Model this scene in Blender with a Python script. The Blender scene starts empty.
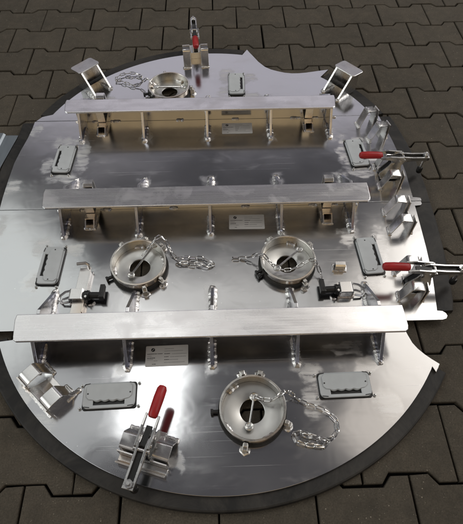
import bpy, math, random
from mathutils import Matrix, Vector
random.seed(7)
sc = bpy.context.scene
COL = sc.collection
PI = math.pi
rad = math.radians

# ------------------------------------------------------------ camera
cd = bpy.data.cameras.new('camera'); cam = bpy.data.objects.new('camera', cd); COL.objects.link(cam)
cam.location = (0.0222, -0.9029, 1.0673)
cam.rotation_euler = (0.59175, -0.00012, -0.02932)
cd.sensor_fit = 'VERTICAL'; cd.sensor_height = 24.0; cd.lens = 24.0 * 472.07 / 524.0
cd.clip_start = 0.02; cd.clip_end = 100
sc.camera = cam
sc.render.resolution_x, sc.render.resolution_y = 905, 1024

# ------------------------------------------------------------ world and lamps (a dim hall with lamps overhead, plus added side fills)
w = bpy.data.worlds.new('World'); sc.world = w; w.use_nodes = True
bg = w.node_tree.nodes['Background']
bg.inputs[0].default_value = (0.80, 0.77, 0.82, 1); bg.inputs[1].default_value = 0.105

def lamp(name, loc, target, sx, sy, radiance, col):
    l = bpy.data.lights.new(name, 'AREA'); l.shape = 'RECTANGLE'; l.size = sx; l.size_y = sy
    l.energy = radiance * math.pi * sx * sy; l.color = col
    o = bpy.data.objects.new(name, l); COL.objects.link(o); o.location = loc
    d = Vector(target) - Vector(loc)
    o.rotation_euler = d.to_track_quat('-Z', 'Y').to_euler()
    return o
lamp('hall_lamp', (-0.95, 1.35, 5.0), (-0.95, 1.25, 0), 0.7, 1.5, 3.4, (1, 1, 0.97))
lamp('hall_lamp', (-3.7, 2.6, 5.0), (-3.5, 2.4, 0), 3.0, 2.6, 0.95, (0.97, 1.0, 0.95))
lamp('hall_lamp', (3.0, 2.3, 5.0), (2.8, 2.1, 0), 2.2, 2.4, 1.5, (1, 0.93, 0.83))
lamp('hall_lamp', (-0.2, 2.5, 5.0), (-0.2, 2.4, 0), 3.2, 0.8, 0.9, (1, 0.98, 0.92))
lamp('hall_lamp', (2.2, 0.5, 5.0), (2.1, 0.4, 0), 1.6, 1.2, 0.9, (1, 0.90, 0.78))
lamp('hall_lamp', (-2.6, 0.5, 5.0), (-2.5, 0.4, 0), 2.4, 1.6, 0.55, (0.98, 1.0, 0.97))
lamp('gate_light', (0.2, 9.6, 6.2), (0, 0, 0), 11.0, 2.8, 0.60, (0.95, 0.91, 1.0))
lamp('warm_lamp', (0.3, -6.0, 4.8), (0, 0, 0), 6.0, 4.0, 0.60, (1, 0.72, 0.36))
lamp('side_light', (5.9, 4.0, 5.0), (0, 0, 0), 2.4, 5.5, 4.5, (1, 0.96, 0.92))
lamp('side_light', (9.0, -2.0, 6.0), (0, 0, 0), 4.0, 4.0, 2.4, (1, 0.97, 0.92))  # this and the two below are unseen fills, added to light the paving
lamp('side_light', (-8.5, -0.5, 5.5), (0, 0, 0), 4.5, 4.0, 2.6, (0.97, 1.0, 0.95))
lamp('side_light', (-7.0, -5.0, 5.0), (0, 0, 0), 4.0, 4.0, 2.2, (1.0, 1.0, 0.98))

sc.view_settings.view_transform = 'Standard'; sc.view_settings.look = 'None'
sc.view_settings.exposure = 0.0; sc.view_settings.gamma = 1.0

# ------------------------------------------------------------ materials
def newmat(name):
    m = bpy.data.materials.new(name); m.use_nodes = True
    nt = m.node_tree; b = nt.nodes['Principled BSDF']
    return m, nt, b
def N(nt, typ, **kw):
    n = nt.nodes.new(typ)
    for k, v in kw.items():
        if k in n.inputs.keys() if hasattr(n.inputs, 'keys') else False: n.inputs[k].default_value = v
        else: setattr(n, k, v)
    return n
def link(nt, a, b): nt.links.new(a, b)
def math_node(nt, op, a, b=None, clamp=False):
    n = nt.nodes.new('ShaderNodeMath'); n.operation = op; n.use_clamp = clamp
    for i, v in enumerate((a, b)):
        if v is None: continue
        if isinstance(v, (int, float)): n.inputs[i].default_value = v
        else: nt.links.new(v, n.inputs[i])
    return n.outputs[0]
def maprange(nt, v, a, b, c, d, smooth=False):
    n = nt.nodes.new('ShaderNodeMapRange'); n.clamp = True
    if smooth: n.interpolation_type = 'SMOOTHSTEP'
    nt.links.new(v, n.inputs[0])
    for i, x in enumerate((a, b, c, d)): n.inputs[i + 1].default_value = x
    return n.outputs[0]
def noise(nt, vec, scale, detail=3, rough=0.55, dist=0.0):
    n = nt.nodes.new('ShaderNodeTexNoise'); n.inputs['Scale'].default_value = scale
    n.inputs['Detail'].default_value = detail; n.inputs['Roughness'].default_value = rough
    n.inputs['Distortion'].default_value = dist
    if vec is not None: nt.links.new(vec, n.inputs['Vector'])
    return n.outputs['Fac']
def mixcol(nt, fac, a, b):
    n = nt.nodes.new('ShaderNodeMix'); n.data_type = 'RGBA'
    if isinstance(fac, (int, float)): n.inputs[0].default_value = fac
    else: nt.links.new(fac, n.inputs[0])
    for s, v in ((6, a), (7, b)):
        if isinstance(v, tuple): n.inputs[s].default_value = (*v, 1)
        else: nt.links.new(v, n.inputs[s])
    return n.outputs[2]
def mapping(nt, vec, scale=(1, 1, 1), rot=(0, 0, 0)):
    n = nt.nodes.new('ShaderNodeMapping'); nt.links.new(vec, n.inputs[0])
    n.inputs['Scale'].default_value = scale; n.inputs['Rotation'].default_value = rot
    return n.outputs[0]
def bump(nt, h, strength, dist, bsdf):
    n = nt.nodes.new('ShaderNodeBump'); n.inputs['Strength'].default_value = strength
    n.inputs['Distance'].default_value = dist
    nt.links.new(h, n.inputs['Height']); nt.links.new(n.outputs[0], bsdf.inputs['Normal'])

def metal(name, col, rough, rvar=0.08, nscale=14, brush=None, bumpy=0.0, bscale=60, tint=None):
    m, nt, b = newmat(name); b.inputs['Metallic'].default_value = 1
    tc = nt.nodes.new('ShaderNodeTexCoord').outputs['Object']
    v = mapping(nt, tc, brush) if brush else tc
    n1 = noise(nt, v, nscale, 4)
    link(nt, maprange(nt, n1, 0.3, 0.7, max(0.03, rough - rvar), rough + rvar), b.inputs['Roughness'])
    n2 = noise(nt, tc, nscale * 0.6, 3)
    dark = tuple(c * 0.82 for c in col)
    c = mixcol(nt, maprange(nt, n2, 0.3, 0.7, 0, 1), dark, col)
    if tint:
        n3 = noise(nt, tc, 9, 2)
        c = mixcol(nt, maprange(nt, n3, 0.5, 0.68, 0, 1), c, tint)
    link(nt, c, b.inputs['Base Color'])
    if bumpy: bump(nt, noise(nt, v, bscale, 3), bumpy, 0.001, b)
    return m

def plate_material():
    m, nt, b = newmat('polished_steel_sheet'); b.inputs['Metallic'].default_value = 1
    pos = nt.nodes.new('ShaderNodeNewGeometry').outputs['Position']
    # wiped, pickled patches round the handles and the welds: (x, y, half x, half y)
    spots = [(0.050, 0.62, .030, .040), (0.130, 0.500, .030, .030), (0.125, 0.600, .030, .030), (0.045, 0.520, .028, .040),
             (-0.462, 0.275, .060, .030), (-0.415, 0.215, .022, .065), (-0.455, 0.120, .050, .026), (-0.515, 0.180, .022, .030),
             (-0.480, -0.135, .034, .030), (-0.395, -0.145, .030, .028), (-0.475, -0.245, .028, .032),
             (0.415, 0.200, .022, .085), (0.445, 0.125, .050, .022), (0.470, 0.265, .030, .024), (0.500, 0.180, .022, .030),
             (0.375, -0.125, .032, .032), (0.455, -0.150, .020, .060), (0.395, -0.265, .030, .024), (0.455, -0.250, .030, .024),
             (0.215, -0.512, .026, .026), (0.357, -0.497, .030, .026), (0.216, -0.580, .022, .040), (0.372, -0.590, .026, .045),
             (-0.585, 0.345, .017, .034), (-0.600, 0.092, .026, .030), (-0.600, -0.060, .02, .03),
             (-0.43, -0.565, .020, .060), (-0.385, -0.610, .04, .02), (-0.36, 0.49, .03, .025), (0.30, -0.455, .05, .018), (-0.095, -0.70, .022, .014)]
    wn = nt.nodes.new('ShaderNodeTexNoise'); wn.inputs['Scale'].default_value = 24; wn.inputs['Detail'].default_value = 3; wn.inputs['Roughness'].default_value = 0.5
    link(nt, pos, wn.inputs['Vector'])
    sub = nt.nodes.new('ShaderNodeVectorMath'); sub.operation = 'SUBTRACT'; link(nt, wn.outputs['Color'], sub.inputs[0]); sub.inputs[1].default_value = (.5, .5, .5)
    scl = nt.nodes.new('ShaderNodeVectorMath'); scl.operation = 'SCALE'; link(nt, sub.outputs[0], scl.inputs[0]); scl.inputs['Scale'].default_value = 0.070
    add = nt.nodes.new('ShaderNodeVectorMath'); add.operation = 'ADD'; link(nt, pos, add.inputs[0]); link(nt, scl.outputs[0], add.inputs[1])
    sep = nt.nodes.new('ShaderNodeSeparateXYZ'); link(nt, add.outputs[0], sep.inputs[0])
    acc = None
    for (x, y, hx, hy) in spots:
        v1 = nt.nodes.new('ShaderNodeVectorMath'); v1.operation = 'MULTIPLY_ADD'; link(nt, add.outputs[0], v1.inputs[0])
        v1.inputs[1].default_value = (1 / hx, 1 / hy, 0); v1.inputs[2].default_value = (-x / hx, -y / hy, 0)
        v2 = nt.nodes.new('ShaderNodeVectorMath'); v2.operation = 'LENGTH'; link(nt, v1.outputs[0], v2.inputs[0])
        acc = v2.outputs['Value'] if acc is None else math_node(nt, 'MINIMUM', acc, v2.outputs['Value'])
    acc = maprange(nt, acc, 0.55, 1.25, 1, 0, True)
    acc = math_node(nt, 'MULTIPLY', acc, maprange(nt, noise(nt, mapping(nt, pos, (14, 70, 1), (0, 0, 0.9)), 1.0, 4, 0.6, 0.6), 0.35, 0.62, 0.15, 1))
    # ground and pickled halos at the gusset feet, which repeat every 0.2 m along bars 0.386 m apart
    mx = math_node(nt, 'SUBTRACT', math_node(nt, 'FLOORED_MODULO', math_node(nt, 'ADD', sep.outputs[0], 0.115), 0.2), 0.1)
    my = math_node(nt, 'SUBTRACT', math_node(nt, 'FLOORED_MODULO', math_node(nt, 'ADD', sep.outputs[1], 0.193), 0.386), 0.193)
    hx = math_node(nt, 'SUBTRACT', math_node(nt, 'ABSOLUTE', mx), 0.008)
    hy = math_node(nt, 'SUBTRACT', math_node(nt, 'ABSOLUTE', math_node(nt, 'SUBTRACT', math_node(nt, 'ABSOLUTE', my), 0.082)), 0.030)
    halo = maprange(nt, math_node(nt, 'MAXIMUM', hx, hy), -0.006, 0.016, 0.6, 0, True)
    lim = math_node(nt, 'MULTIPLY', maprange(nt, math_node(nt, 'ABSOLUTE', sep.outputs[0]), 0.44, 0.46, 1, 0), maprange(nt, math_node(nt, 'ABSOLUTE', sep.outputs[1]), 0.51, 0.53, 1, 0))
    acc = math_node(nt, 'MAXIMUM', acc, math_node(nt, 'MULTIPLY', halo, lim))
    # smears left by wiping, long scratches and fine polish marks
    sm = noise(nt, mapping(nt, pos, (3.2, 9, 1), (0, 0, 0.5)), 2.2, 4, 0.6, 0.8)
    smear = maprange(nt, sm, 0.56, 0.70, 0, 1)
    big = noise(nt, pos, 2.4, 3, 0.5)
    scr = None
    for sx_, sy_, an, lo_ in ((1.6, 420, 0.62, 0.70), (1.2, 520, -0.35, 0.71), (2.0, 600, 1.35, 0.71), (1.4, 650, 0.27, 0.71)):
        f_ = noise(nt, mapping(nt, pos, (sx_, sy_, 1), (0, 0, an)), 1.0, 2, 0.5, 0.15)
        f_ = maprange(nt, f_, lo_, lo_ + 0.05, 0, 1)
        scr = f_ if scr is None else math_node(nt, 'MAXIMUM', scr, f_)
    scr = math_node(nt, 'MULTIPLY', scr, maprange(nt, noise(nt, pos, 5, 2), 0.42, 0.60, 0.1, 0.9))
    dots = nt.nodes.new('ShaderNodeTexVoronoi'); dots.inputs['Scale'].default_value = 42; link(nt, pos, dots.inputs['Vector'])
    dot = maprange(nt, dots.outputs['Distance'], 0.035, 0.06, 1, 0)
    r = maprange(nt, big, 0.3, 0.7, 0.10, 0.22)
    r = math_node(nt, 'ADD', r, math_node(nt, 'MULTIPLY', smear, 0.05))
    r = math_node(nt, 'ADD', r, math_node(nt, 'MULTIPLY', acc, 0.28))
    r = math_node(nt, 'ADD', r, math_node(nt, 'MULTIPLY', scr, 0.25), True)
    link(nt, r, b.inputs['Roughness'])
    c = mixcol(nt, maprange(nt, big, 0.3, 0.7, 0, 1), (0.53, 0.54, 0.56), (0.62, 0.62, 0.63))
    c = mixcol(nt, math_node(nt, 'MULTIPLY', smear, 0.22), c, (0.70, 0.69, 0.68))
    c = mixcol(nt, math_node(nt, 'MULTIPLY', acc, 0.75), c, (0.93, 0.92, 0.90))
    c = mixcol(nt, math_node(nt, 'MULTIPLY', scr, 0.5), c, (0.82, 0.82, 0.82))
    c = mixcol(nt, math_node(nt, 'MULTIPLY', dot, 0.6), c, (0.85, 0.85, 0.85))
    link(nt, c, b.inputs['Base Color'])
    h = math_node(nt, 'ADD', noise(nt, pos, 3.2, 2, 0.5), math_node(nt, 'MULTIPLY', noise(nt, pos, 14, 2, 0.5, 0.5), 0.10))
    bump(nt, h, 0.6, 0.005, b)
    b.inputs['Anisotropic'].default_value = 0.3
    return m

def paver_material():
    m, nt, b = newmat('concrete_paving')
    pos = nt.nodes.new('ShaderNodeNewGeometry').outputs['Position']
    oi = nt.nodes.new('ShaderNodeObjectInfo').outputs['Random']
    n1 = noise(nt, pos, 4, 5, 0.65, 0.4); n2 = noise(nt, pos, 300, 3, 0.75); n3 = noise(nt, pos, 40, 5, 0.7); n4 = noise(nt, pos, 12, 4, 0.6, 0.5)
    c = mixcol(nt, maprange(nt, n1, 0.3, 0.7, 0, 1), (0.0693, 0.0591, 0.0445), (0.1071, 0.0917, 0.0705))
    c = mixcol(nt, maprange(nt, oi, 0.15, 1, 0, 0.75), c, (0.0630, 0.0540, 0.0408))
    c = mixcol(nt, maprange(nt, n4, 0.52, 0.72, 0, 0.5), c, (0.1344, 0.1100, 0.0797))
    c = mixcol(nt, maprange(nt, n4, 0.46, 0.30, 0, 0.5), c, (0.0504, 0.0448, 0.0352))
    c = mixcol(nt, maprange(nt, n3, 0.40, 0.75, 0, 0.45), c, (0.1418, 0.1202, 0.0908))
    c = mixcol(nt, maprange(nt, n2, 0.40, 0.66, 0, 0.70), c, (0.0420, 0.0367, 0.0278))
    for scale_, thr, g0, amt in ((70, 0.10, 0.52, 0.9), (150, 0.14, 0.48, 0.6)):
        vo = nt.nodes.new('ShaderNodeTexVoronoi'); vo.inputs['Scale'].default_value = scale_; link(nt, pos, vo.inputs['Vector'])
        sp = maprange(nt, vo.outputs['Distance'], thr * 0.5, thr, 1, 0)
        gate = maprange(nt, noise(nt, pos, scale_ * 0.33, 1), g0, g0 + 0.09, 0, amt)
        c = mixcol(nt, math_node(nt, 'MULTIPLY', sp, gate), c, (0.3780, 0.3363, 0.2688))
    link(nt, c, b.inputs['Base Color'])
    b.inputs['Roughness'].default_value = 0.82
    b.inputs['Specular IOR Level'].default_value = 0.35
    h = math_node(nt, 'ADD', math_node(nt, 'MULTIPLY', n2, 0.7), math_node(nt, 'MULTIPLY', n3, 1.0))
    bump(nt, h, 0.8, 0.0020, b)
    return m

def plain(name, col, rough, spec=0.5, nscale=60, var=0.25, bumpy=0.15, bscale=200):
    m, nt, b = newmat(name)
    tc = nt.nodes.new('ShaderNodeTexCoord').outputs['Object']
    n = noise(nt, tc, nscale, 3)
    dk = tuple(c * (1 - var) for c in col); lt = tuple(min(1, c * (1 + var)) for c in col)
    link(nt, mixcol(nt, maprange(nt, n, 0.3, 0.7, 0, 1), dk, lt), b.inputs['Base Color'])
    b.inputs['Roughness'].default_value = rough
    b.inputs['Specular IOR Level'].default_value = spec
    if bumpy: bump(nt, noise(nt, tc, bscale, 2), bumpy, 0.0006, b)
    return m

M = {}
M['plate'] = plate_material()
def flange_material():
    m, nt, b = newmat('brushed_flange_steel'); b.inputs['Metallic'].default_value = 1
    pos = nt.nodes.new('ShaderNodeNewGeometry').outputs['Position']
    grain = noise(nt, mapping(nt, pos, (4, 1300, 60)), 1.0, 4, 0.7)
    long_ = noise(nt, mapping(nt, pos, (1.2, 60, 20)), 1.0, 3, 0.6)
    blot = noise(nt, pos, 11, 4, 0.6, 0.4)
    nick = noise(nt, mapping(nt, pos, (9, 260, 1), (0, 0, 0.5)), 1.0, 2)
    r = math_node(nt, 'ADD', maprange(nt, grain, 0.3, 0.7, 0.22, 0.32), maprange(nt, blot, 0.5, 0.75, 0, 0.14))
    link(nt, r, b.inputs['Roughness'])
    c = mixcol(nt, maprange(nt, grain, 0.3, 0.7, 0, 1), (0.72, 0.71, 0.72), (0.88, 0.87, 0.88))
    c = mixcol(nt, maprange(nt, long_, 0.45, 0.75, 0, 0.4), c, (0.70, 0.69, 0.70))
    c = mixcol(nt, maprange(nt, blot, 0.52, 0.75, 0, 0.35), c, (0.70, 0.66, 0.66))
    c = mixcol(nt, maprange(nt, nick, 0.70, 0.73, 0, 0.6), c, (1.0, 1.0, 1.0))
    link(nt, c, b.inputs['Base Color'])
    t = nt.nodes.new('ShaderNodeCombineXYZ'); t.inputs[0].default_value = 1.0
    link(nt, t.outputs[0], b.inputs['Tangent']); b.inputs['Anisotropic'].default_value = 0.55
    h = math_node(nt, 'ADD', noise(nt, mapping(nt, pos, (5, 12, 1)), 1.0, 2), math_node(nt, 'MULTIPLY', grain, 0.008))
    bump(nt, h, 0.6, 0.004, b)
    return m
M['brushed'] = flange_material()
M['web'] = metal('web_steel', (0.60, 0.58, 0.54), 0.16, 0.05, 12)
M['fin'] = metal('gusset_steel', (0.74, 0.74, 0.76), 0.26, 0.08, 25, tint=(0.42, 0.46, 0.66))
M['bracket'] = metal('bracket_steel', (0.88, 0.87, 0.86), 0.27, 0.09, 25, tint=(0.74, 0.66, 0.58))
M['weld'] = metal('weld_bead', (0.86, 0.85, 0.84), 0.30, 0.12, 120, None, 1.0, 260, tint=(0.66, 0.60, 0.55))
M['ring'] = metal('turned_ring_steel', (0.72, 0.70, 0.66), 0.28, 0.08, 40, tint=(0.60, 0.50, 0.40))
M['floor'] = metal('socket_floor_steel', (0.66, 0.66, 0.64), 0.38, 0.06, 30)
M['zinc'] = metal('zinc_plated_steel', (0.66, 0.66, 0.65), 0.30, 0.08, 60)
M['chain'] = metal('chain_steel', (0.74, 0.73, 0.72), 0.22, 0.08, 90)
M['sheet'] = metal('dull_grey_sheet', (0.34, 0.38, 0.41), 0.40, 0.06, 6, (40, 3, 3))
M['rubber'] = plain('black_rubber', (0.014, 0.0138, 0.0135), 0.60, 0.4, 9, 0.35, 0.3, 120)
_nt = M['rubber'].node_tree; _b = _nt.nodes['Principled BSDF']; _src = _b.inputs['Base Color'].links[0].from_socket
_pos = _nt.nodes.new('ShaderNodeNewGeometry').outputs['Position']
_d = maprange(_nt, noise(_nt, mapping(_nt, _pos, (1, 1, 1)), 9, 7, 0.75, 0.8), 0.42, 0.70, 0, 0.85)
_nt.links.new(mixcol(_nt, _d, _src, (0.056, 0.051, 0.045)), _b.inputs['Base Color'])
M['blackp'] = plain('black_plastic', (0.012, 0.012, 0.012), 0.38, 0.5)
M['grey'] = plain('grey_plastic', (0.52, 0.55, 0.57), 0.42, 0.45, 30, 0.06, 0.2, 500)
M['red'] = plain('red_vinyl', (0.40, 0.016, 0.018), 0.40, 0.5, 40, 0.15, 0.15, 150)
M['paper'] = plain('label_foil', (0.62, 0.61, 0.60), 0.45, 0.4, 20, 0.06, 0)
M['ink'] = plain('label_ink', (0.03, 0.03, 0.035), 0.6, 0.2, 20, 0.1, 0)
M['inkpale'] = plain('label_ink_pale', (0.24, 0.24, 0.25), 0.6, 0.2, 20, 0.1, 0)
M['paver'] = paver_material()
M['sand'] = plain('joint_sand', (0.006, 0.0055, 0.005), 0.95, 0.1, 40, 0.4, 0.6, 300)

# ------------------------------------------------------------ mesh helpers
class MB:
    def __init__(s): s.v = []; s.f = []; s.sm = []
    def add(s, vs, fs, smooth=False, mat=None):
        o = len(s.v)
        for p in vs: s.v.append(tuple(mat @ Vector(p)) if mat is not None else tuple(p))
        for f in fs:
            s.f.append([i + o for i in f]); s.sm.append(smooth)
        return s
    def box(s, c, d, mat=None):
        x, y, z = c; a, b, e = d[0] / 2, d[1] / 2, d[2] / 2
        vs = [(x + i * a, y + j * b, z + k * e) for k in (-1, 1) for j in (-1, 1) for i in (-1, 1)]
        return s.add(vs, [(0, 2, 3, 1), (4, 5, 7, 6), (0, 1, 5, 4), (2, 6, 7, 3), (0, 4, 6, 2), (1, 3, 7, 5)], False, mat)
    def prism(s, pts, h0, h1, axis='z', mat=None):
        n = len(pts)
        def P(a, b, h): return {'z': (a, b, h), 'x': (h, a, b), 'y': (a, h, b)}[axis]
        area = sum(pts[i][0] * pts[(i + 1) % n][1] - pts[(i + 1) % n][0] * pts[i][1] for i in range(n))
        flip = (area < 0) != (axis == 'y')
        vs = [P(a, b, h0) for a, b in pts] + [P(a, b, h1) for a, b in pts]
        fs = [list(range(n))[::-1], list(range(n, 2 * n))] + [(i, (i + 1) % n, (i + 1) % n + n, i + n) for i in range(n)]
        if flip: fs = [list(f)[::-1] for f in fs]
        return s.add(vs, fs, False, mat)
    def tube(s, path, r, seg=8, closed=False, mat=None, caps=True, wob=0.0):
        P = [Vector(p) for p in path]; n = len(P); vs = []; fs = []
        up = None
        for i in range(n):
            a = P[(i - 1) % n] if closed or i > 0 else P[i]; b = P[(i + 1) % n] if closed or i < n - 1 else P[i]
            t = (b - a).normalized()
            if up is None:
                up = Vector((0, 0, 1)) if abs(t.z) < 0.9 else Vector((1, 0, 0))
            up = (up - t * up.dot(t)).normalized(); sd = t.cross(up)
            rr = (r[i] if isinstance(r, (list, tuple)) else r) * (1 + wob * random.uniform(-1, 1))
            for k in range(seg):
                an = 2 * PI * k / seg
                vs.append(P[i] + (up * math.cos(an) + sd * math.sin(an)) * rr)
        for i in range(n if closed else n - 1):
            j = (i + 1) % n
            for k in range(seg):
                l = (k + 1) % seg
                fs.append((i * seg + k, i * seg + l, j * seg + l, j * seg + k))
        s.add(vs, [f[::-1] for f in fs], True, mat)
        if caps and not closed:
            o = len(s.v) - n * seg
            s.f.append([o + k for k in range(seg)]); s.sm.append(False)
            s.f.append([o + (n - 1) * seg + k for k in range(seg)][::-1]); s.sm.append(False)
        return s
    def lathe(s, prof, seg=40, mat=None, closed=True, smooth=True):
        n = len(prof); vs = []; fs = []
        for k in range(seg):
            a = 2 * PI * k / seg
            for (r, z) in prof: vs.append((r * math.cos(a), r * math.sin(a), z))
        for k in range(seg):
            l = (k + 1) % seg
            for i in range(n if closed else n - 1):
                j = (i + 1) % n
                fs.append((k * n + i, l * n + i, l * n + j, k * n + j))
        return s.add(vs, fs, smooth, mat)
    def strip(s, path, t, w, mat=None):
        """bent sheet: path in (x, z), thickness t, width w along y"""
        n = len(path); P = [Vector(p) for p in path]; off = []
        for i in range(n):
            a = P[max(0, i - 1)]; b = P[min(n - 1, i + 1)]
            d = (b - a).normalized(); nrm = Vector((-d.y, d.x))
            k = 1.0
            if 0 < i < n - 1:
                d1 = (P[i] - P[i - 1]).normalized(); k = 1 / max(0.4, d1.dot(d))
            off.append(P[i] + nrm * t * k)
        poly = [tuple(p) for p in P] + [tuple(p) for p in reversed(off)]
        vs = [(a, -w / 2, b) for a, b in poly] + [(a, w / 2, b) for a, b in poly]; m2 = 2 * n; fs = []
        for i in range(n - 1):
            q = (i, i + 1, m2 - 2 - i, m2 - 1 - i)
            fs.append(q); fs.append(tuple(x + m2 for x in q[::-1]))
        for i in range(m2): fs.append((i, i + m2, (i + 1) % m2 + m2, (i + 1) % m2))
        return s.add(vs, fs, n > 6, mat)

def fix_normals(me):
    import bmesh
    bm = bmesh.new(); bm.from_mesh(me); bmesh.ops.recalc_face_normals(bm, faces=bm.faces); bm.to_mesh(me); bm.free()

def mesh_of(name, mb):
    me = bpy.data.meshes.new(name); me.from_pydata(mb.v, [], mb.f)
    me.polygons.foreach_set('use_smooth', mb.sm); me.update()
    fix_normals(me)
    if any(mb.sm): me.set_sharp_from_angle(angle=rad(42))
    return me

def obj(name, mb, mat, parent=None, loc=(0, 0, 0), rz=0.0, bevel=0.0, kind=None, seg=2):
    me = mb if isinstance(mb, bpy.types.Mesh) else mesh_of(name, mb)
    if not me.materials: me.materials.append(M[mat] if isinstance(mat, str) else mat)
    o = bpy.data.objects.new(name, me); COL.objects.link(o)
    if parent is not None: o.parent = parent
    o.location = loc; o.rotation_euler = (0, 0, rz)
    if bevel:
        b = o.modifiers.new('bevel', 'BEVEL'); b.width = bevel; b.segments = seg; b.limit_method = 'ANGLE'; b.angle_limit = rad(35)
        b.harden_normals = False
    if kind: o['kind'] = kind
    return o

def part_empty(name, parent, loc, rz=0.0):
    o = bpy.data.objects.new(name, None); COL.objects.link(o); o.empty_display_size = 0.02
    o.parent = parent; o.location = loc; o.rotation_euler = (0, 0, rz)
    return o

def filled(name, outline, holes, z0, z1, bevel=0.0006):
    """flat sheet with holes, built as a filled 2D curve turned into a mesh"""
    cu = bpy.data.curves.new(name, 'CURVE'); cu.dimensions = '2D'; cu.fill_mode = 'BOTH'
    cu.extrude = (z1 - z0) / 2 - bevel; cu.bevel_depth = bevel; cu.bevel_resolution = 1; cu.offset = -bevel
    for lp in [outline] + holes:
        sp = cu.splines.new('POLY'); sp.points.add(len(lp) - 1); sp.use_cyclic_u = True
        for p, (x, y) in zip(sp.points, lp): p.co = (x, y, 0, 1)
    o = bpy.data.objects.new(name, cu); COL.objects.link(o)
    dg = bpy.context.evaluated_depsgraph_get(); me = bpy.data.meshes.new_from_object(o.evaluated_get(dg))
    bpy.data.objects.remove(o); bpy.data.curves.remove(cu)
    for v in me.vertices: v.co.z += (z0 + z1) / 2
    me.name = name; me.materials.clear()
    return me

def circle(cx, cy, r, n=40): return [(cx + r * math.cos(2 * PI * k / n), cy + r * math.sin(2 * PI * k / n)) for k in range(n)]
def arc(cx, cy, r, a0, a1, n): return [(cx + r * math.cos(rad(a0 + (a1 - a0) * k / n)), cy + r * math.sin(rad(a0 + (a1 - a0) * k / n))) for k in range(n + 1)]
def rrect(w_, h_, r, n=5):
    out = []
    for sx, sy, a in ((1, 1, 0), (-1, 1, 90), (-1, -1, 180), (1, -1, 270)):
        out += arc(sx * (w_ / 2 - r), sy * (h_ / 2 - r), r, a, a + 90, n)
    return out
def shift(pts, dx, dy): return [(x + dx, y + dy) for x, y in pts]

ZR = 0.0135   # top of the rubber
Z0 = 0.0140   # underside of the sheets
Z1 = 0.0200   # top of the sheets

# ------------------------------------------------------------ the setting: paving
gm = MB().add([(-9, -9, 0), (9, -9, 0), (9, 9, 0), (-9, 9, 0)], [(0, 1, 2, 3)])
ground = obj('pavement', gm, 'sand', None, (0, 0, -0.014)); ground['kind'] = 'structure'
L, HP, PP, AMP = 0.200, 0.165, 0.143, 0.022
def inset_poly(pts, d):
    n = len(pts); out = []
    for k in range(n):
        a, b, c = Vector(pts[k - 1]), Vector(pts[k]), Vector(pts[(k + 1) % n])
        n1 = Vector((-(b - a).y, (b - a).x)).normalized(); n2 = Vector((-(c - b).y, (c - b).x)).normalized()
        m = (n1 + n2).normalized(); out.append(tuple(b + m * (d / max(0.4, m.dot(n1)))))
    return out
def stone_mesh(j):
    a = [(0.1, HP / 2), (0.0590, HP / 2), (0.0410, HP / 2 - AMP)]
    up = a + [(-x, y) for x, y in reversed(a)]
    pts = inset_poly(up + [(-x, -y) for x, y in up], 0.0027)
    pts = [(x + random.uniform(-.0010, .0010), y + random.uniform(-.0010, .0010)) for x, y in pts]
    n = len(pts); c = 0.0022
    vs = [(*p, -0.06) for p in pts] + [(*p, -c * 1.2) for p in pts] + [(*p, -c * 0.35) for p in inset_poly(pts, c * .45)] + [(*p, 0) for p in inset_poly(pts, c * 1.3)]
    fs = [[3 * n + k for k in range(n)]]
    for lv in range(3):
        for k in range(n): fs.append([lv * n + k, lv * n + (k + 1) % n, (lv + 1) * n + (k + 1) % n, (lv + 1) * n + k])
    return MB().add(vs, fs)
stones = [mesh_of('paving_stone', stone_mesh(j)) for j in range(6)]
for s_ in stones: s_.materials.append(M['paver'])
far = MB(); cells = []
for r in range(-16, 30):
    for c in range(-18, 26):
        x = (c + 0.5 + (0.5 if r % 2 else 0)) * L - 0.80; y = -r * PP + 1.19
        cells.append((x, y))
def vis_rank(p):
    x, y = p; return max(abs(x) / 1.25, abs(y + 0.10) / 1.15)
cells.sort(key=vis_rank)
for k, (x, y) in enumerate(cells):
    z = random.uniform(-.0008, .0004); me = random.choice(stones); rz = random.uniform(-.006, .006) + (PI if random.random() < .5 else 0)
    tx, ty = random.uniform(-.004, .004), random.uniform(-.004, .004)
    if k < 292:
        o = obj('paving_stone', me, None, ground, (x + random.uniform(-.001, .001), y + random.uniform(-.001, .001), z + 0.014), rz)
        o.rotation_euler = (tx, ty, rz)
    else:
        mt = Matrix.Translation((x, y, z + 0.014)) @ Matrix.Rotation(rz, 4, 'Z')
        far.add([v.co for v in me.vertices], [list(p.vertices) for p in me.polygons], False, mt)
obj('distant_paving_stones', far, 'paver', ground, (0, 0, 0), 0, 0, 'stuff')

# ------------------------------------------------------------ the four segments
def segment(cx, cy, label, name='cover_segment'):
    o = bpy.data.objects.new(name, None); COL.objects.link(o); o.location = (cx, cy, 0)
    o.empty_display_size = 0.1
    o['label'] = label; o['category'] = 'cover plate'; o['group'] = 'segments of the oval steel cover'
    return o
SEGC = [(-0.01, 0.55), (-0.02, 0.19), (-0.02, -0.19), (0.0, -0.55)]
SEG = [segment(*SEGC[0], 'far rounded steel cover segment with single chained socket and upright clamp at top'),
       segment(*SEGC[1], 'dark mirror-like steel cover strip between the farthest and middle stiffener bars'),
       segment(*SEGC[2], 'steel cover strip with two chained sockets and black latch handles'),
       segment(*SEGC[3], 'near rounded steel cover segment with large label and red clamp at rubber rim')]
def P(k, x, y, z=0.0): return (x - SEGC[k][0], y - SEGC[k][1], z)
def plate(k, outline, holes):
    me = filled('sheet', outline, holes, Z0, Z1)
    o = obj('sheet', me, 'plate', SEG[k], P(k, 0, 0)); return o
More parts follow.
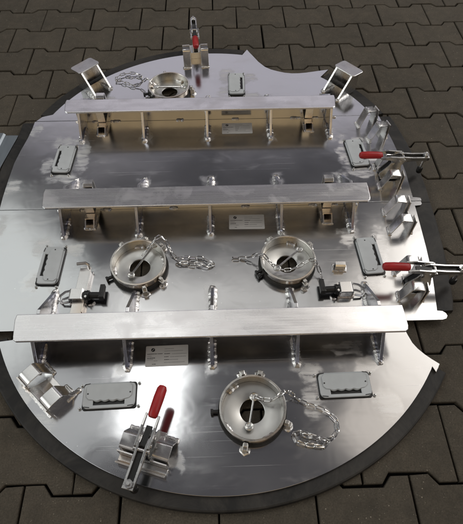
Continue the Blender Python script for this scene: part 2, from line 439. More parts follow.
def rubber(k, inner, outer):
    poly = inner + outer[::-1]; n = len(inner)
    mb = MB(); vs = []; fs = []
    zs = ZR
    for (a, b), (c, d) in zip(inner, outer):
        dx, dy = c - a, d - b; l = math.hypot(dx, dy); ux, uy = dx / l, dy / l
        a2, b2 = a - ux * 0.018, b - uy * 0.018          # tucked under the sheet
        vs += [(a2, b2, 0.0), (a2, b2, zs), (c - ux * .004, d - uy * .004, zs), (c - ux * .001, d - uy * .001, zs - .0015), (c, d, zs - .0045), (c + ux * .001, d + uy * .001, 0.0)]
    q = 6
    for i in range(n - 1):
        for j in range(q): fs.append((i * q + j, i * q + (j + 1) % q, (i + 1) * q + (j + 1) % q, (i + 1) * q + j))
    fs.append(list(range(q))); fs.append([(n - 1) * q + j for j in range(q)][::-1])
    mb.add(vs, fs)
    return obj('rubber_seal', mb, 'rubber', SEG[k], P(k, 0, 0))

WY = [0.385, 0.0, -0.387]
TX, TY, BX, BY = -0.011, 0.170, 0.015, -0.170
RI, RO = 0.588, 0.632
RINGS = [(-0.154, 0.527, 0), (-0.200, -0.212, 2), (0.190, -0.211, 2), (0.077, -0.597, 3)]
def holes(k): return [circle(x, y, 0.027) for x, y, s in RINGS if s == k]
g = 0.0008
# far segment
out1 = [(-0.594, WY[0] + g), (-0.577, 0.408)] + arc(TX, TY, RI, 155, 78, 40) + [(0.131, 0.780), (0.140, 0.760), (0.152, 0.737), (0.170, 0.700), (0.192, 0.668), (0.213, 0.651), (0.238, 0.639), (0.262, 0.630), (0.288, 0.625), (0.314, 0.625), (0.340, 0.628), (0.386, 0.637), (0.425, 0.644)] + arc(TX, TY, RI, 47, 22, 16) + [(0.556, WY[0] + g)]
plate(0, out1[::-1], holes(0))
rubber(0, arc(TX, TY, RI, 156, 78, 44), arc(TX, TY, RO, 156, 78, 44))
rubber(0, arc(TX, TY, RI, 46.5, 21.5, 20), arc(TX, TY, RO + .003, 46.5, 21.5, 20))
# second strip
lft = [(-0.597, WY[0] - g), (-0.599, 0.345), (-0.604, 0.303), (-0.614, 0.249), (-0.622, 0.191), (-0.624, 0.115), (-0.624, 0.050), (-0.622, WY[1] + g)]
rgt = [(0.557, WY[0] - g), (0.566, 0.330), (0.577, 0.260), (0.584, 0.190), (0.587, 0.120), (0.585, 0.060), (0.584, 0.016)]
plate(1, lft + [(0.606, WY[1] + g), (0.606, 0.012), (0.600, 0.014)] + rgt[::-1], [])
rgt[-1] = (0.583, WY[1] + g)
rubber(1, lft, [(-0.640, WY[0] - g), (-0.641, 0.350), (-0.643, 0.309), (-0.652, 0.259), (-0.661, 0.196), (-0.665, 0.117), (-0.665, 0.050), (-0.664, WY[1] + g)])
rubber(1, rgt, [(0.600, WY[0] - g), (0.612, 0.338), (0.625, 0.262), (0.634, 0.190), (0.637, 0.120), (0.637, 0.060), (0.635, WY[1] + g)])
# third strip
l3 = [(-0.622, WY[1] - g), (-0.621, -0.100), (-0.616, -0.200), (-0.606, -0.300), (-0.588, WY[2] + g)]
r3 = [(0.583, WY[1] - g), (0.580, -0.080), (0.576, -0.168), (0.570, -0.250), (0.558, -0.330), (0.553, -0.360)]
plate(2, l3 + [(0.560, WY[2] + g), (0.570, WY[2] + 0.004), (0.575, -0.376), (0.573, -0.368), (0.566, -0.362)] + r3[:0:-1] + [(0.582, -0.018), (0.600, -0.015), (0.604, -0.011), (0.604, WY[1] - g)], holes(2))
rubber(2, l3, [(x - .044, y) for x, y in l3])
rubber(2, r3, [(0.635, WY[1] - g), (0.633, -0.080), (0.627, -0.168), (0.618, -0.250), (0.606, -0.330), (0.598, -0.357)])
# near segment
out4 = [(-0.440, WY[2] - g), (-0.455, -0.398), (-0.470, -0.407), (-0.520, -0.413), (-0.534, -0.417)] + arc(BX, BY - .008, .587, 205, 326, 70) + [(0.507, -0.520), (0.521, -0.500), (0.505, -0.487), (0.492, -0.475), (0.479, -0.460), (0.470, -0.445), (0.464, -0.425), (0.459, -0.405), (0.450, WY[2] - g)]
plate(3, out4, holes(3))
rubber(3, arc(BX, BY - .008, .587, 203, 326.5, 80), arc(BX, BY + .006, .6290, 204, 325.5, 80))

# ------------------------------------------------------------ stiffener bars with gussets
def lumpy(path, r, seg=6):
    pts = []; rs = []
    for i in range(len(path) - 1):
        a, b = Vector(path[i]), Vector(path[i + 1]); n = max(1, int((b - a).length / 0.0036))
        for k in range(n): pts.append(a.lerp(b, k / n))
    pts.append(Vector(path[-1]))
    pts = [p + Vector((random.uniform(-.0006, .0006), random.uniform(-.0006, .0006), random.uniform(-.0003, .0003))) for p in pts]
    rs = [r * random.uniform(0.78, 1.25) * (0.6 if i in (0, len(pts) - 1) else 1) for i in range(len(pts))]
    return pts, rs
def weld(parent, path, r, loc=(0, 0, 0)):
    pts, rs = lumpy(path, r); mb = MB().tube(pts, rs, 6)
    return obj('weld_bead', mb, 'weld', parent, loc)
ZT = 0.100
front_me = mesh_of('gusset', MB().prism([(0, 0.0), (0, 0.0755), (-0.050, 0.0755), (-0.097, 0.010), (-0.097, 0.0)], -0.0038, 0.0038, 'x'))
rear_me = mesh_of('gusset', MB().prism([(0, 0.0), (0, 0.0750), (0.012, 0.0750), (0.100, 0.008), (0.100, 0.0)], -0.0038, 0.0038, 'x'))
front_me.materials.append(M['fin']); rear_me.materials.append(M['fin'])
FX = [[-0.425, -0.224, -0.020, 0.184, 0.377], [-0.418, -0.212, -0.012, 0.184, 0.382], [-0.412, -0.207, -0.010, 0.187, 0.382]]
BARX = [(-0.469, -0.464, 0.392, 0.388), (-0.464, -0.459, 0.425, 0.424), (-0.455, -0.449, 0.434, 0.435)]   # back left, front left, back right, front right
FD = [0.060, 0.066, 0.066]
for i in range(3):
    y = WY[i]; xb0, xf0, xb1, xf1 = BARX[i]; lo, up_ = i + 1, i
    wl, wr = xb0 + 0.018, xb1 - 0.006
    web = obj('web', MB().box(((wl + wr) / 2, -0.0045, 0.058), (wr - wl, 0.004, 0.0755)), 'web', SEG[lo], P(lo, 0, y), 0, .0006)
    obj('web', MB().box(((wl + wr) / 2, 0.0035, 0.0575), (wr - wl, 0.004, 0.0745)), 'web', SEG[up_], P(up_, 0, y), 0, .0006)
    d = FD[i]
    pts = [(xb0, 0.002), (xb0 - .002, -0.012), (xf0 - 0.003, -d + .014), (xf0 - .001, -d + .005), (xf0 + .006, -d), (xf1 - .008, -d), (xf1 - .001, -d + .005), (xf1 + .001, -d + .014), (xb1 + .001, -0.012), (xb1, 0.002)]
    fl = obj('flange', MB().prism(pts, 0.0960, ZT + .002, 'z'), 'brushed', SEG[lo], P(lo, 0, y), 0, .0016, None, 3)
    for k, x in enumerate(FX[i]):
        a = obj('gusset', front_me, None, SEG[lo], P(lo, x, y - 0.0065, Z1), 0, .0006)
        weld(a, [(-.005, -.030, .0005), (-.0055, -.092, .0005), (-.003, -.101, .001), (.003, -.101, .001), (.0055, -.092, .0005), (.005, -.030, .0005)], .0056)
        weld(a, [(-.004, -.002, .045), (-.004, -.002, .005), (-.004, -.05, .0005)], .0016)
        b = obj('gusset', rear_me, None, SEG[up_], P(up_, x + .002, y + 0.0056, Z1), 0, .0006)
        weld(b, [(-.005, .020, .0005), (-.0055, .094, .0005), (-.003, .104, .001), (.003, .104, .001), (.0055, .094, .0005), (.005, .020, .0005)], .0062)
    # short stitch welds along the foot of the web
    xs = FX[i]
    for k in range(4):
        xm = (xs[k] + xs[k + 1]) / 2 + random.uniform(-.012, .012)
        weld(SEG[lo], [(xm - .012, y - .0075, Z1 + .0008), (xm + .012, y - .0078, Z1 + .0008)], .0042, P(lo, 0, 0))
    weld(SEG[lo], [(xs[0] - .035, y - .0075, Z1 + .0008), (xs[0] - .016, y - .0078, Z1 + .0008)], .0042, P(lo, 0, 0))
    weld(SEG[lo], [(xs[4] + .016, y - .0075, Z1 + .0008), (xs[4] + .034, y - .0078, Z1 + .0008)], .0042, P(lo, 0, 0))

# square lock sleeves through the two far bars
def sleeve(k, x, y):
    e = part_empty('lock_sleeve', SEG[k], P(k, x, y, Z1))
    w_, h_, t, d = 0.027, 0.020, 0.0034, 0.072
    mb = MB(); mb.box((0, -d / 2, t / 2), (w_, d, t)); mb.box((0, -d / 2 + .012, h_ - t / 2), (w_, d - .024, t))
    for s in (-1, 1):
        mb.prism([(0, t), (-d, t), (-d + .02, h_ - t), (0, h_ - t)], s * (w_ / 2 - t), s * w_ / 2, 'x')
    obj('tube', mb, 'bracket', e, (0, -.007, 0))
    obj('strap', MB().box((0, -.034, .048), (w_ - .003, .0035, .052)), 'bracket', e, (0, 0, 0), 0, .0005)
    weld(e, [(-w_ / 2 - .001, -.03, .001), (-w_ / 2 - .001, -.076, .001), (w_ / 2 + .001, -.078, .001), (w_ / 2 + .001, -.03, .001)], .0030)
    for s in (-1, 1):
        weld(e, [(s * .020, -.0075, .001), (s * .040, -.0075, .001)], .0030)
for (k, x, y) in ((1, -0.365, WY[0]), (1, 0.312, WY[0]), (2, -0.350, WY[1]), (2, 0.318, WY[1])): sleeve(k, x, y)
for (k, x, y) in ((1, -0.350, WY[1]), (1, 0.322, WY[1]), (0, -0.365, WY[0])):
    obj('bolt_stub', MB().strip([(0.004, 0.0), (0.004, 0.078), (0.012, 0.084), (0.026, 0.084), (0.032, 0.078), (0.032, 0.0)], -.004, .026, Matrix.Rotation(PI / 2, 4, 'Z')), 'bracket', SEG[k], P(k, x, y + .006, Z1), 0, .0005)

# ------------------------------------------------------------ chained sockets
def pad(parent, x, y, ang, sx, sy, sz, mat='ring', name='lug', z=0.0):
    return obj(name, MB().box((0, 0, sz / 2), (sx, sy, sz)), mat, parent, (x, y, z), ang, min(sx, sy, sz) * .18)
def socket(idx, rod, lugs, black_lugs, pads_in, roll):
    x, y, k = RINGS[idx]; h = 0.030; ro, ri = 0.0725, 0.0672
    e = part_empty('socket', SEG[k], P(k, x, y, Z1))
    obj('ring', MB().lathe([(ri, 0.0), (ro - .0012, 0.0), (ro - .0012, h - .002), (ro - .0002, h - .0015), (ro, h + .001), (ro - .0007, h + .0022), (ri + .0007, h + .0022), (ri, h + .0015)], 64), 'ring', e)
    obj('socket_floor', MB().lathe([(0.0275, 0.0), (ri - .0004, 0.0), (ri - .0004, .0016), (0.0285, .0016), (.0275, .0010)], 64), 'floor', e)
    obj('black_base', MB().lathe([(ro - .0012, .0004), (ro + .0030, .0004), (ro + .0034, .004), (ro + .0026, .010), (ro + .0006, .012), (ro - .0012, .012)], 64), 'rubber', e)  # black band paints in the dark reflection at the ring's foot
    for a in lugs:
        c, s = math.cos(rad(a)), math.sin(rad(a))
        lg = obj('lug', MB().box((0.007, 0, .010), (.016, .012, .020)).box((0.0045, 0, .024), (.009, .009, .012)), 'ring', e, (c * (ro + .002), s * (ro + .002), 0), rad(a), .0014)
        weld(lg, [(.004, -.008, .001), (.013, -.009, .001), (.018, 0, .001), (.013, .009, .001), (.004, .008, .001)], .0032)
    for a in black_lugs:
        c, s = math.cos(rad(a)), math.sin(rad(a))
        obj('cam_lug', MB().box((.006, 0, .010), (.014, .007, .007)).box((.013, 0, .008), (.006, .011, .012)), 'blackp', e, (c * (ro + .003), s * (ro + .003), 0), rad(a), .001)
    for a in pads_in:
        pts = [(math.cos(rad(a + d)) * (ri - .003), math.sin(rad(a + d)) * (ri - .003), .004) for d in range(-13, 14, 3)]
        p_, r_ = lumpy(pts, .0045); obj('weld_pad', MB().tube(p_, r_, 6), 'weld', e)
    (x0, y0, z0), (x1, y1, z1) = rod
    a, b = Vector((x0 - x, y0 - y, z0 - Z1)), Vector((x1 - x, y1 - y, z1 - Z1))
    rd = obj('pull_rod', MB().tube([a, a.lerp(b, .33), a.lerp(b, .66), b], .0028, 8), 'chain', e)
    t = b - a; az = math.atan2(t.y, t.x)
    for q, rr in ((a, .012), (b, .011)):
        ey = MB().tube([(rr * .62 * math.cos(u), rr * .62 * math.sin(u), 0) for u in [2 * PI * j / 14 for j in range(14)]], .0030, 6, True)
        ey.lathe([(0.0001, -.0012), (rr * .62, -.0012), (rr * .62, .0012), (0.0001, .0012)], 14)
        obj('rod_end', ey, 'floor', rd, q)
    return e
def link_mesh(ln=0.0225, wd=0.0105, r=0.00165):
    path = []
    rr = wd / 2 - r; hl = ln / 2 - r - rr
    for s in (1, -1):
        for a in (-90, -45, 0, 45, 90):
            aa = rad(a if s > 0 else a + 180)
            path.append((s * hl + rr * math.cos(aa), rr * math.sin(aa), 0))
    return mesh_of('chain_link', MB().tube(path, r, 5, True))
LINK = link_mesh(); LINK.materials.append(M['chain'])
def chain(k, pts, loc, pitch=0.0175):
    e = part_empty('chain', SEG[k], P(k, loc[0], loc[1], Z1))
    V = [Vector(p) - Vector((loc[0], loc[1], Z1)) for p in pts]
    # Catmull-Rom, resampled at the pitch
    dense = []
    for i in range(len(V) - 1):
        p0, p1, p2, p3 = V[max(0, i - 1)], V[i], V[i + 1], V[min(len(V) - 1, i + 2)]
        for s in range(12):
            t = s / 12
            dense.append(0.5 * ((2 * p1) + (p2 - p0) * t + (2 * p0 - 5 * p1 + 4 * p2 - p3) * t * t + (3 * p1 - p0 - 3 * p2 + p3) * t ** 3))
    dense.append(V[-1])
    res = [dense[0]]; acc = 0
    for a, b in zip(dense, dense[1:]):
        l = (b - a).length; acc += l
        if acc >= pitch: res.append(b); acc = 0
    for i in range(len(res) - 1):
        a, b = res[i], res[i + 1]; t = (b - a).normalized()
        o = bpy.data.objects.new('chain_link', LINK); COL.objects.link(o); o.parent = e
        up = Vector((0, 0, 1)); sd = up.cross(t).normalized(); up2 = t.cross(sd)
        roll = (rad(38) if i % 2 else rad(-42)) + random.uniform(-.25, .25)
        m = Matrix((t, sd, up2)).transposed().to_4x4()
        o.matrix_local = Matrix.Translation((a + b) / 2 + Vector((0, 0, .002 + random.uniform(0, .001)))) @ m @ Matrix.Rotation(roll, 4, 'X')
    return e

zc = 0.0250
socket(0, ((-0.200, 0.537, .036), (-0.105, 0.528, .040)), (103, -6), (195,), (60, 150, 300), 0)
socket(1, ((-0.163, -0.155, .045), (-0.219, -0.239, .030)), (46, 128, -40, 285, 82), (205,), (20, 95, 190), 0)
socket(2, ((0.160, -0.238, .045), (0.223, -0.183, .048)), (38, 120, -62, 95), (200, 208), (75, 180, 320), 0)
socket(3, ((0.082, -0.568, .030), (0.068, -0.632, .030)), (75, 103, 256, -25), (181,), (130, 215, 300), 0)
chain(0, [(-0.205, 0.537, .040), (-0.232, 0.560, .052), (-0.262, 0.559, zc), (-0.296, 0.566, zc), (-0.330, 0.588, zc), (-0.352, 0.594, zc), (-0.337, 0.620, zc), (-0.309, 0.631, zc), (-0.280, 0.630, zc), (-0.256, 0.606, zc), (-0.285, 0.590, zc + .008), (-0.315, 0.600, zc + .008)], RINGS[0])
chain(2, [(-0.190, -0.195, .050), (-0.166, -0.160, .055), (-0.147, -0.135, .056), (-0.128, -0.152, .045), (-0.111, -0.182, zc), (-0.089, -0.186, zc), (-0.062, -0.187, zc), (-0.036, -0.188, zc), (-0.020, -0.200, zc), (-0.004, -0.209, zc), (-0.020, -0.217, zc), (-0.046, -0.209, zc + .003), (-0.073, -0.205, zc + .003), (-0.099, -0.204, zc + .003), (-0.104, -0.193, zc + .006), (-0.075, -0.195, zc + .008), (-0.045, -0.197, zc + .008)], RINGS[1])
chain(2, [(0.045, -0.190, zc), (0.066, -0.191, zc), (0.087, -0.195, zc + .004), (0.108, -0.197, .045), (0.122, -0.202, .058), (0.144, -0.219, .040), (0.164, -0.235, .032), (0.195, -0.238, .032), (0.222, -0.228, .036), (0.240, -0.222, .046), (0.257, -0.228, .060), (0.268, -0.244, .040), (0.277, -0.263, zc), (0.283, -0.280, zc)], RINGS[2])
chain(3, [(0.085, -0.570, .035), (0.107, -0.580, .038), (0.127, -0.580, .046), (0.146, -0.568, .060), (0.163, -0.566, .042), (0.178, -0.575, zc), (0.199, -0.586, zc), (0.226, -0.596, zc), (0.246, -0.609, zc), (0.260, -0.629, zc), (0.255, -0.650, zc), (0.236, -0.664, zc), (0.213, -0.660, zc), (0.189, -0.650, zc), (0.168, -0.644, zc), (0.161, -0.658, zc), (0.180, -0.670, zc), (0.207, -0.675, zc), (0.233, -0.676, zc), (0.228, -0.664, zc + .007), (0.200, -0.660, zc + .009), (0.176, -0.652, zc + .008)], RINGS[3])

# ------------------------------------------------------------ grey recessed handles
def wavy(w_, y0, amp, n=26):
    return [(-w_ / 2 + w_ * i / n, y0 - amp * abs(math.sin(PI * 4 * i / n))) for i in range(n + 1)]
def handle(k, x, y, rz, w_=0.120, d=0.060):
    e = part_empty('grip_handle', SEG[k], P(k, x, y, Z1), rz)
    obj('black_base', MB().prism(rrect(w_, d, .006), 0.0002, .0035), 'blackp', e, (0, 0, 0), 0, .0005)  # black gasket under the grey frame
    sw = w_ * 0.58
    slot = [(sw / 2, -d * .36)] + [(-sw / 2, -d * .36)] + [(px, py) for px, py in wavy(sw, -d * .18, .0032)]
    me = filled('frame', rrect(w_ - .004, d - .003, .012), [slot], .0036, .0095, .0010)
    obj('frame', me, 'grey', e)
    obj('grip_panel', MB().prism([(px, py) for px, py in wavy(sw + .002, -d * .17, .0026)] + [(w_ / 2 - .016, -d * .15), (w_ / 2 - .010, -d * .05), (w_ / 2 - .009, d * .30), (w_ / 2 - .016, d * .42), (-w_ / 2 + .016, d * .42), (-w_ / 2 + .009, d * .30), (-w_ / 2 + .010, -d * .05), (-w_ / 2 + .016, -d * .15)], .0096, .0118), 'grey', e, (0, 0, 0), 0, .0007)
    for s in (-1, 1):
        obj('screw', MB().lathe([(.0002, .0118), (.0017, .0118), (.0017, .0125), (.0002, .0125)], 10), 'blackp', e, (s * w_ * .39, d * .06, 0))
        obj('corner_gap', MB().box((0, 0, .0098), (.012, .0016, .0009)), 'blackp', e, (s * (w_ / 2 - .010), d / 2 - .0035, 0), -s * .18)
        obj('corner_gap', MB().box((0, 0, .0098), (.013, .0016, .0009)), 'blackp', e, (s * (w_ / 2 - .012), -d / 2 + .0045, 0), s * .12)
        for t in (-1, 1):
            bl = obj('corner_bolt', MB().lathe([(.0002, 0), (.0042, 0), (.0042, .0016), (.0002, .0016)], 14).lathe([(.0002, .0016), (.0028, .0016), (.0028, .0045), (.0018, .0058), (.0002, .0060)], 12), 'zinc', e, (s * (w_ / 2 + .0045), t * (d / 2 - .004) , 0))
    return e
handle(0, 0.083, 0.561, rad(89)); handle(1, -0.467, 0.198, rad(-90 - 3)); handle(2, -0.435, -0.200, rad(-90 - 2))
handle(1, 0.450, 0.200, rad(90 + 4)); handle(2, 0.414, -0.193, rad(90 + 3))
handle(3, -0.240, -0.554, rad(1.5)); handle(3, 0.289, -0.545, rad(1))

# ------------------------------------------------------------ clamp brackets (local x points outwards, z = 0 on the sheet)
def lug_arch(parent, dy, h, w_, run=0.024, top=0.030, round_=False):
    if round_:
        path = [(-.040, 0.0), (-.028, h * .66)] + [(-.014 + .011 * math.cos(a), h - .010 + .010 * math.sin(a)) for a in [PI * (0.85 - .35 * j / 6) for j in range(7)]] + [(.006, h - .0005), (.013, h - .002), (.018, h - .005), (.021, h - .010), (.021, 0.0)]
    else:
        path = [(-top / 2 - run, 0.0), (-top / 2 - .004, h - .006), (-top / 2 - .002, h - .0022), (-top / 2 + .002, h), (top / 2 - .006, h - .0036), (top / 2 - .002, h - .0052), (top / 2 + .0005, h - .009), (top / 2 + .002, 0.0)]
    o = obj('lug', MB().strip(path, -.0032, w_), 'bracket', parent, (0, dy, 0), 0, .0006)
    x0 = path[0][0]
    weld(o, [(x0 + .006, -w_ / 2 - .001, .001), (x0 - .002, -w_ / 2, .001), (x0 - .002, w_ / 2, .001), (x0 + .006, w_ / 2 + .001, .001)], .0030)
    return o
def bracket_pair(k, x, y, ang, gap, h=0.060, w_=0.026, front=True, round_=False, fin=False):
    e = part_empty('clamp_bracket', SEG[k], P(k, x, y, Z1), rad(ang))
    for s in (-1, 1):
        lg = lug_arch(e, s * gap / 2, h, w_, 0.022, 0.030, round_)
        if fin and s > 0:
            fn = obj('side_fin', MB().prism([(-.054, 0), (-.053, .005), (-.012, h - .005), (.016, h - .005), (.018, 0)], -.0018, .0018, 'y'), 'bracket', e, (0, s * gap / 2 + w_ / 2 - .003, 0), 0, .0004)
            weld(fn, [(-.020, .003, .001), (-.055, .003, .001), (-.057, 0, .001), (-.055, -.003, .001), (-.040, -.003, .001)], .0030)
    tw = gap + w_
    if fin:
        obj('saddle', MB().strip([(-.032, .001), (-.020, .003), (.004, h * .30), (.020, h * .52)], -.003, gap - w_ - .001), 'bracket', e, (0, 0, 0), 0, .0004)
    o = obj('outer_plate', MB().prism([(-tw / 2, 0), (tw / 2, 0), (tw / 2, h * .92), (gap / 2 - w_ / 2, h * .92), (gap / 2 - w_ / 2 - .004, h * .40), (-gap / 2 + w_ / 2 + .004, h * .40), (-gap / 2 + w_ / 2, h * .92), (-tw / 2, h * .92)], .0205, .0235, 'x'), 'bracket', e, (0, 0, 0), 0, .0004)
    weld(e, [(.0255, -tw / 2, .001), (.0255, tw / 2, .001)], .0035)
    if not front:
        lip = MB().strip([(.024, .003), (.034, .003), (.038, .006), (.039, .018)], -.003, tw)
        obj('front_lip', lip, 'bracket', e, (0, 0, .004), 0, .0006)
    return e
bracket_pair(1, 0.522, 0.309, 17, 0.075)
bracket_pair(1, 0.529, 0.100, 0, 0.080)
bracket_pair(2, 0.522, -0.074, 0, 0.068)
bracket_pair(2, 0.503, -0.283, -4, 0.076)
bracket_pair(3, -0.386, -0.541, 226, 0.078, 0.044, 0.033, True, True, True)
bracket_pair(3, -0.146, -0.674, 252, 0.072, 0.046, 0.035, False)
bracket_pair(0, -0.063, 0.706, 94, 0.066)
def stirrup(k, x, y, ang):
    e = part_empty('hook_bracket', SEG[k], P(k, x, y, Z1), rad(ang))
    h, w_ = 0.072, 0.088
    pts = rrect(.056, w_, .010, 4)
    obj('top_plate', MB().prism(shift(pts, .006, 0), h, h + .004, 'z', Matrix.Translation((-.02, 0, h)) @ Matrix.Rotation(rad(5), 4, 'Y') @ Matrix.Translation((.02, 0, -h))), 'bracket', e, (0, 0, .0012), 0, .001)
    for s in (-1, 1):
        f = obj('side_fin', MB().prism([(-.070, 0), (-.070, .006), (-.018, h), (.020, h), (.020, 0)], -.0034, .0034, 'y'), 'bracket', e, (0, s * .033, 0), 0, .0005)
        weld(f, [(-.020, s * .005, .001), (-.070, s * .005, .001), (-.075, 0, .001), (-.070, -s * .005, .001), (-.02, -s * .005, .001)], .0048)
    obj('outer_plate', MB().box((.0185, 0, h / 2), (.003, .0590, h - .001)), 'bracket', e)
    return e
stirrup(0, -0.436, 0.578, 136); stirrup(0, 0.463, 0.535, 40)

# ------------------------------------------------------------ toggle clamps with red grips (local x outwards)
def toggle(k, x, y, ang, z=0.0, lift=0.0):
    e = part_empty('toggle_clamp', SEG[k], P(k, x, y, Z1 + z), rad(ang))
    b = MB()
    for s in (-1, 1):
        b.prism([(-.034, .0), (.030, .0), (.030, .010), (.022, .040), (.030, .060), (.018, .070), (-.004, .066), (-.014, .040), (-.034, .010)], s * .0075, s * .0105, 'y')
        b.box((-.002, s * .0175, .0016), (.062, .016, .0032))
    obj('base', b, 'zinc', e, (0, 0, 0), 0, .0006)
    b = MB()
    for s in (-1, 1):
        b.prism([(.000, .058), (.012, .052), (.050, .058), (.096, .060), (.098, .067), (.092, .071), (.048, .071), (.012, .074), (.000, .070)], s * .0066, s * .0112, 'y')
    b.box((.094, 0, .0655), (.007, .0224, .011))
    obj('arm', b, 'zinc', e, (0, 0, 0), 0, .0006)
    b = MB()
    for s in (-1, 1):
        b.prism([(.028, .060), (.020, .075), (-.020, .079), (-.046, .076 + lift * .4), (-.046, .069 + lift * .4), (-.018, .066), (.016, .060)], s * .0113, s * .0155, 'y')
    obj('pivot_block', MB().prism([(-.030, .0), (.026, .0), (.024, .030), (.016, .056), (-.002, .056), (-.014, .036), (-.028, .012)], -.0072, .0072, 'y'), 'blackp', e, (0, 0, 0), 0, .0008)
    lv = obj('lever', b, 'zinc', e, (0, 0, 0), 0, .0006)
    mb = MB().tube([(-.040, 0, .0725 + lift * .3), (-.043, 0, .0725 + lift * .35), (-.056, 0, .0735 + lift * .5), (-.080, 0, .074 + lift * .8), (-.100, 0, .0735 + lift), (-.106, 0, .073 + lift * 1.05), (-.108, 0, .073 + lift * 1.05)], [.0075, .0094, .0100, .0105, .0100, .0075, .003], 14)
    gp = mb.v; mb.v = [(q[0], q[1] * 1.08, (q[2])) for q in gp]
    obj('grip', mb, 'red', e)
    for (px, pz) in ((.012, .062), (.024, .066), (-.006, .055)):
        obj('rivet', MB().tube([(px, -.0170, pz), (px, .0170, pz)], .0040, 10), 'chain', e)
    obj('arm_channel', MB().box((.055, 0, .0605), (.062, .0128, .006)), 'blackp', e, (0, 0, 0), 0, .0005)
    obj('lever_channel', MB().box((-.004, 0, .0660), (.040, .0128, .005)), 'blackp', e, (0, 0, 0), 0, .0005)
    sp = obj('spindle', MB().tube([(.088, 0, .018), (.088, 0, .082)], .0034, 10), 'zinc', e)
    for z_ in (.0735, .0545):
        obj('nut', MB().lathe([(.0002, z_ - .003), (.0088, z_ - .003), (.0088, z_ + .003), (.0002, z_ + .003)], 6, None, True, False), 'chain', e, (.088, 0, 0), 0, .0004)
    obj('rubber_tip', MB().lathe([(.0002, .004), (.0070, .004), (.0085, .008), (.0085, .020), (.0060, .024), (.0002, .024)], 16), 'blackp', e, (.088, 0, 0))
    return e
toggle(1, 0.533, 0.111, -1, .004); toggle(2, 0.520, -0.281, -3, .004); toggle(3, -0.142, -0.664, 253.5, .004); toggle(0, -0.065, 0.775, 94, .004, .004)

# ------------------------------------------------------------ black latches of the third strip
def latch(k, x, y, mirror, bar):
    e = part_empty('latch', SEG[k], P(k, x, y, Z1)); s = -1 if mirror else 1
    mb = MB()
    if bar:
        fb = obj('slide_bar', MB().box((0.004, -.012, .012), (.027, .150, .006)), 'bracket', e, (0, 0, 0), rad(-3), .0006)
        obj('bar_hook', MB().tube([(-.012, .062, .030), (.010, .064, .030), (.016, .062, .026), (.017, .056, .012)], .0042, 8), 'bracket', e)
        obj('guide', MB().box((.018, -.010, .008), (.0035, .120, .015)), 'bracket', e, (0, 0, 0), rad(-3), .0005)
    c = obj('clevis', MB().strip([(-.020, .0), (-.020, .024), (-.016, .028), (.012, .028), (.016, .024), (.016, .0)], -.004, .030), 'bracket', e, (0, -.025, 0), 0, .0012)
    weld(e, [(-.022, -.040, .001), (.018, -.041, .001), (.019, -.012, .001)], .0030)
    path = [(-s * .020, -.010, .016), (-s * .034, -.012, .014), (-s * .046, -.020, .010), (-s * .048, -.032, .008), (-s * .038, -.041, .008), (-s * .020, -.040, .012)]
    obj('shackle', MB().tube(path, .0030, 8), 'chain', e)
    m = MB(); m.tube([(s * .018, -.026, .018), (s * .030, -.026, .018)], .013, 12); m.tube([(s * .030, -.026, .018), (s * .062, -.027, .018)], .0088, 12)
    kb = obj('knob', m, 'blackp', e, (0, 0, 0), 0, .0008)
    obj('thumb_lever', MB().prism([(s * .053, -.036), (s * .067, -.036), (s * .067, .002), (s * .055, .002)], .012, .026), 'blackp', e, (0, 0, 0), 0, .0015)
    for t in (-.018, -.036): obj('screw', MB().tube([(s * .024, t, .028), (s * .024, t, .0325)], .0030, 8), 'chain', e)
    weld(e, [(s * .026, -.044, .001), (s * .036, -.045, .001), (s * .040, -.036, .001)], .0035)
    return e
latch(2, -0.346, -0.276, False, True); latch(2, 0.331, -0.276, True, False)
pd = obj('stop_block', MB().strip([(-.010, .0), (-.010, .020), (-.006, .024), (.004, .024), (.007, .020), (.008, .0)], -.004, .026, Matrix.Rotation(PI / 2, 4, 'Z')), 'bracket', SEG[2], P(2, 0.327, -0.226, Z1), rad(-3), .0008)
weld(pd, [(-.016, .010, .001), (-.017, -.011, .001), (.016, -.012, .001), (.017, .010, .001)], .0035)

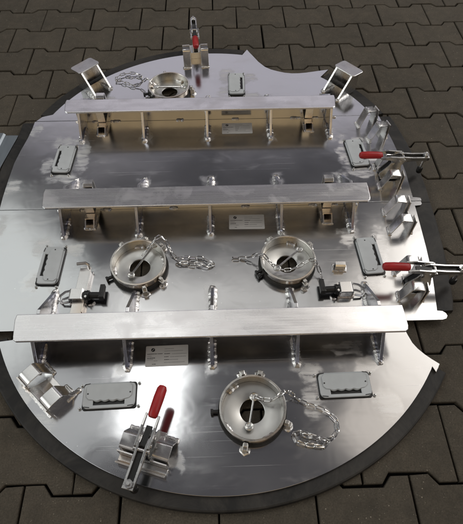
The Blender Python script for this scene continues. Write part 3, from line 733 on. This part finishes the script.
# ------------------------------------------------------------ rating labels on the sheets in front of the bars
def label(k, x, y, rz, w_=0.100, d=0.051):
    e = obj('rating_label', MB().prism(rrect(w_, d, .002, 2), 0, .0008), 'paper', SEG[k], P(k, x, y, Z1 + .0004), rz)
    lg = obj('round_emblem', MB().lathe([(.0001, .0008), (.0046, .0008), (.0046, .0011), (.0001, .0011)], 20), 'ink', e, (-w_ * .33, d * .30, 0))
    obj('emblem_slash', MB().box((0, 0, .0013), (.0060, .0012, .0003)), 'paper', lg, (0, 0, 0), rad(48))
    rows = [(-.46, .10, .22, 'ink'), (-.22, .10, .10, 'ink'), (-.46, .00, .10, 'inkpale'), (-.46, -.10, .16, 'ink'), (-.46, -.17, .13, 'inkpale'), (-.30, -.24, .06, 'inkpale'), (-.34, -.40, .05, 'ink'),
            (-.06, .33, .22, 'inkpale'), (-.06, .22, .44, 'inkpale'), (-.06, .09, .13, 'ink'), (.12, .07, .32, 'inkpale'), (-.06, -.06, .09, 'ink'), (.08, -.07, .34, 'inkpale'), (-.06, -.20, .09, 'ink'), (.06, -.21, .20, 'inkpale'), (-.06, -.34, .46, 'inkpale')]
    for (x0, yy, ln, mt) in rows:
        mb = MB(); cx = x0 * w_; end = (x0 + ln) * w_
        while cx < end:
            wl = random.uniform(.0012, .0040); mb.box((cx + wl / 2, yy * d, .00095), (wl, .0013 if mt == 'ink' else .0009, .0003)); cx += wl + .0008
        obj('print_line', mb, mt, e)
label(1, 0.077, 0.331, rad(0)); label(2, 0.090, -0.064, rad(-1)); label(3, -0.117, -0.461, rad(1))

# ------------------------------------------------------------ the grey sheet lying at the left edge
e = bpy.data.objects.new('grey_sheet', None); COL.objects.link(e); e.location = (-0.86, 0.17, 0)
e['label'] = 'dull blue-grey metal sheet lying on the paving at the left edge'; e['category'] = 'metal sheet'
obj('panel', MB().prism([(-.22, -.20), (.188, -.20), (.190, .02), (.212, .155), (.213, .166), (-.22, .176)], .0010, .0050), 'sheet', e, (0, 0, 0), 0, .0008)
obj('folded_rib', MB().strip([(-.012, .0051), (-.006, .011), (.006, .011), (.012, .0051)], -.0015, .37), 'sheet', e, (.140, -.012, 0), rad(-6), .0004)
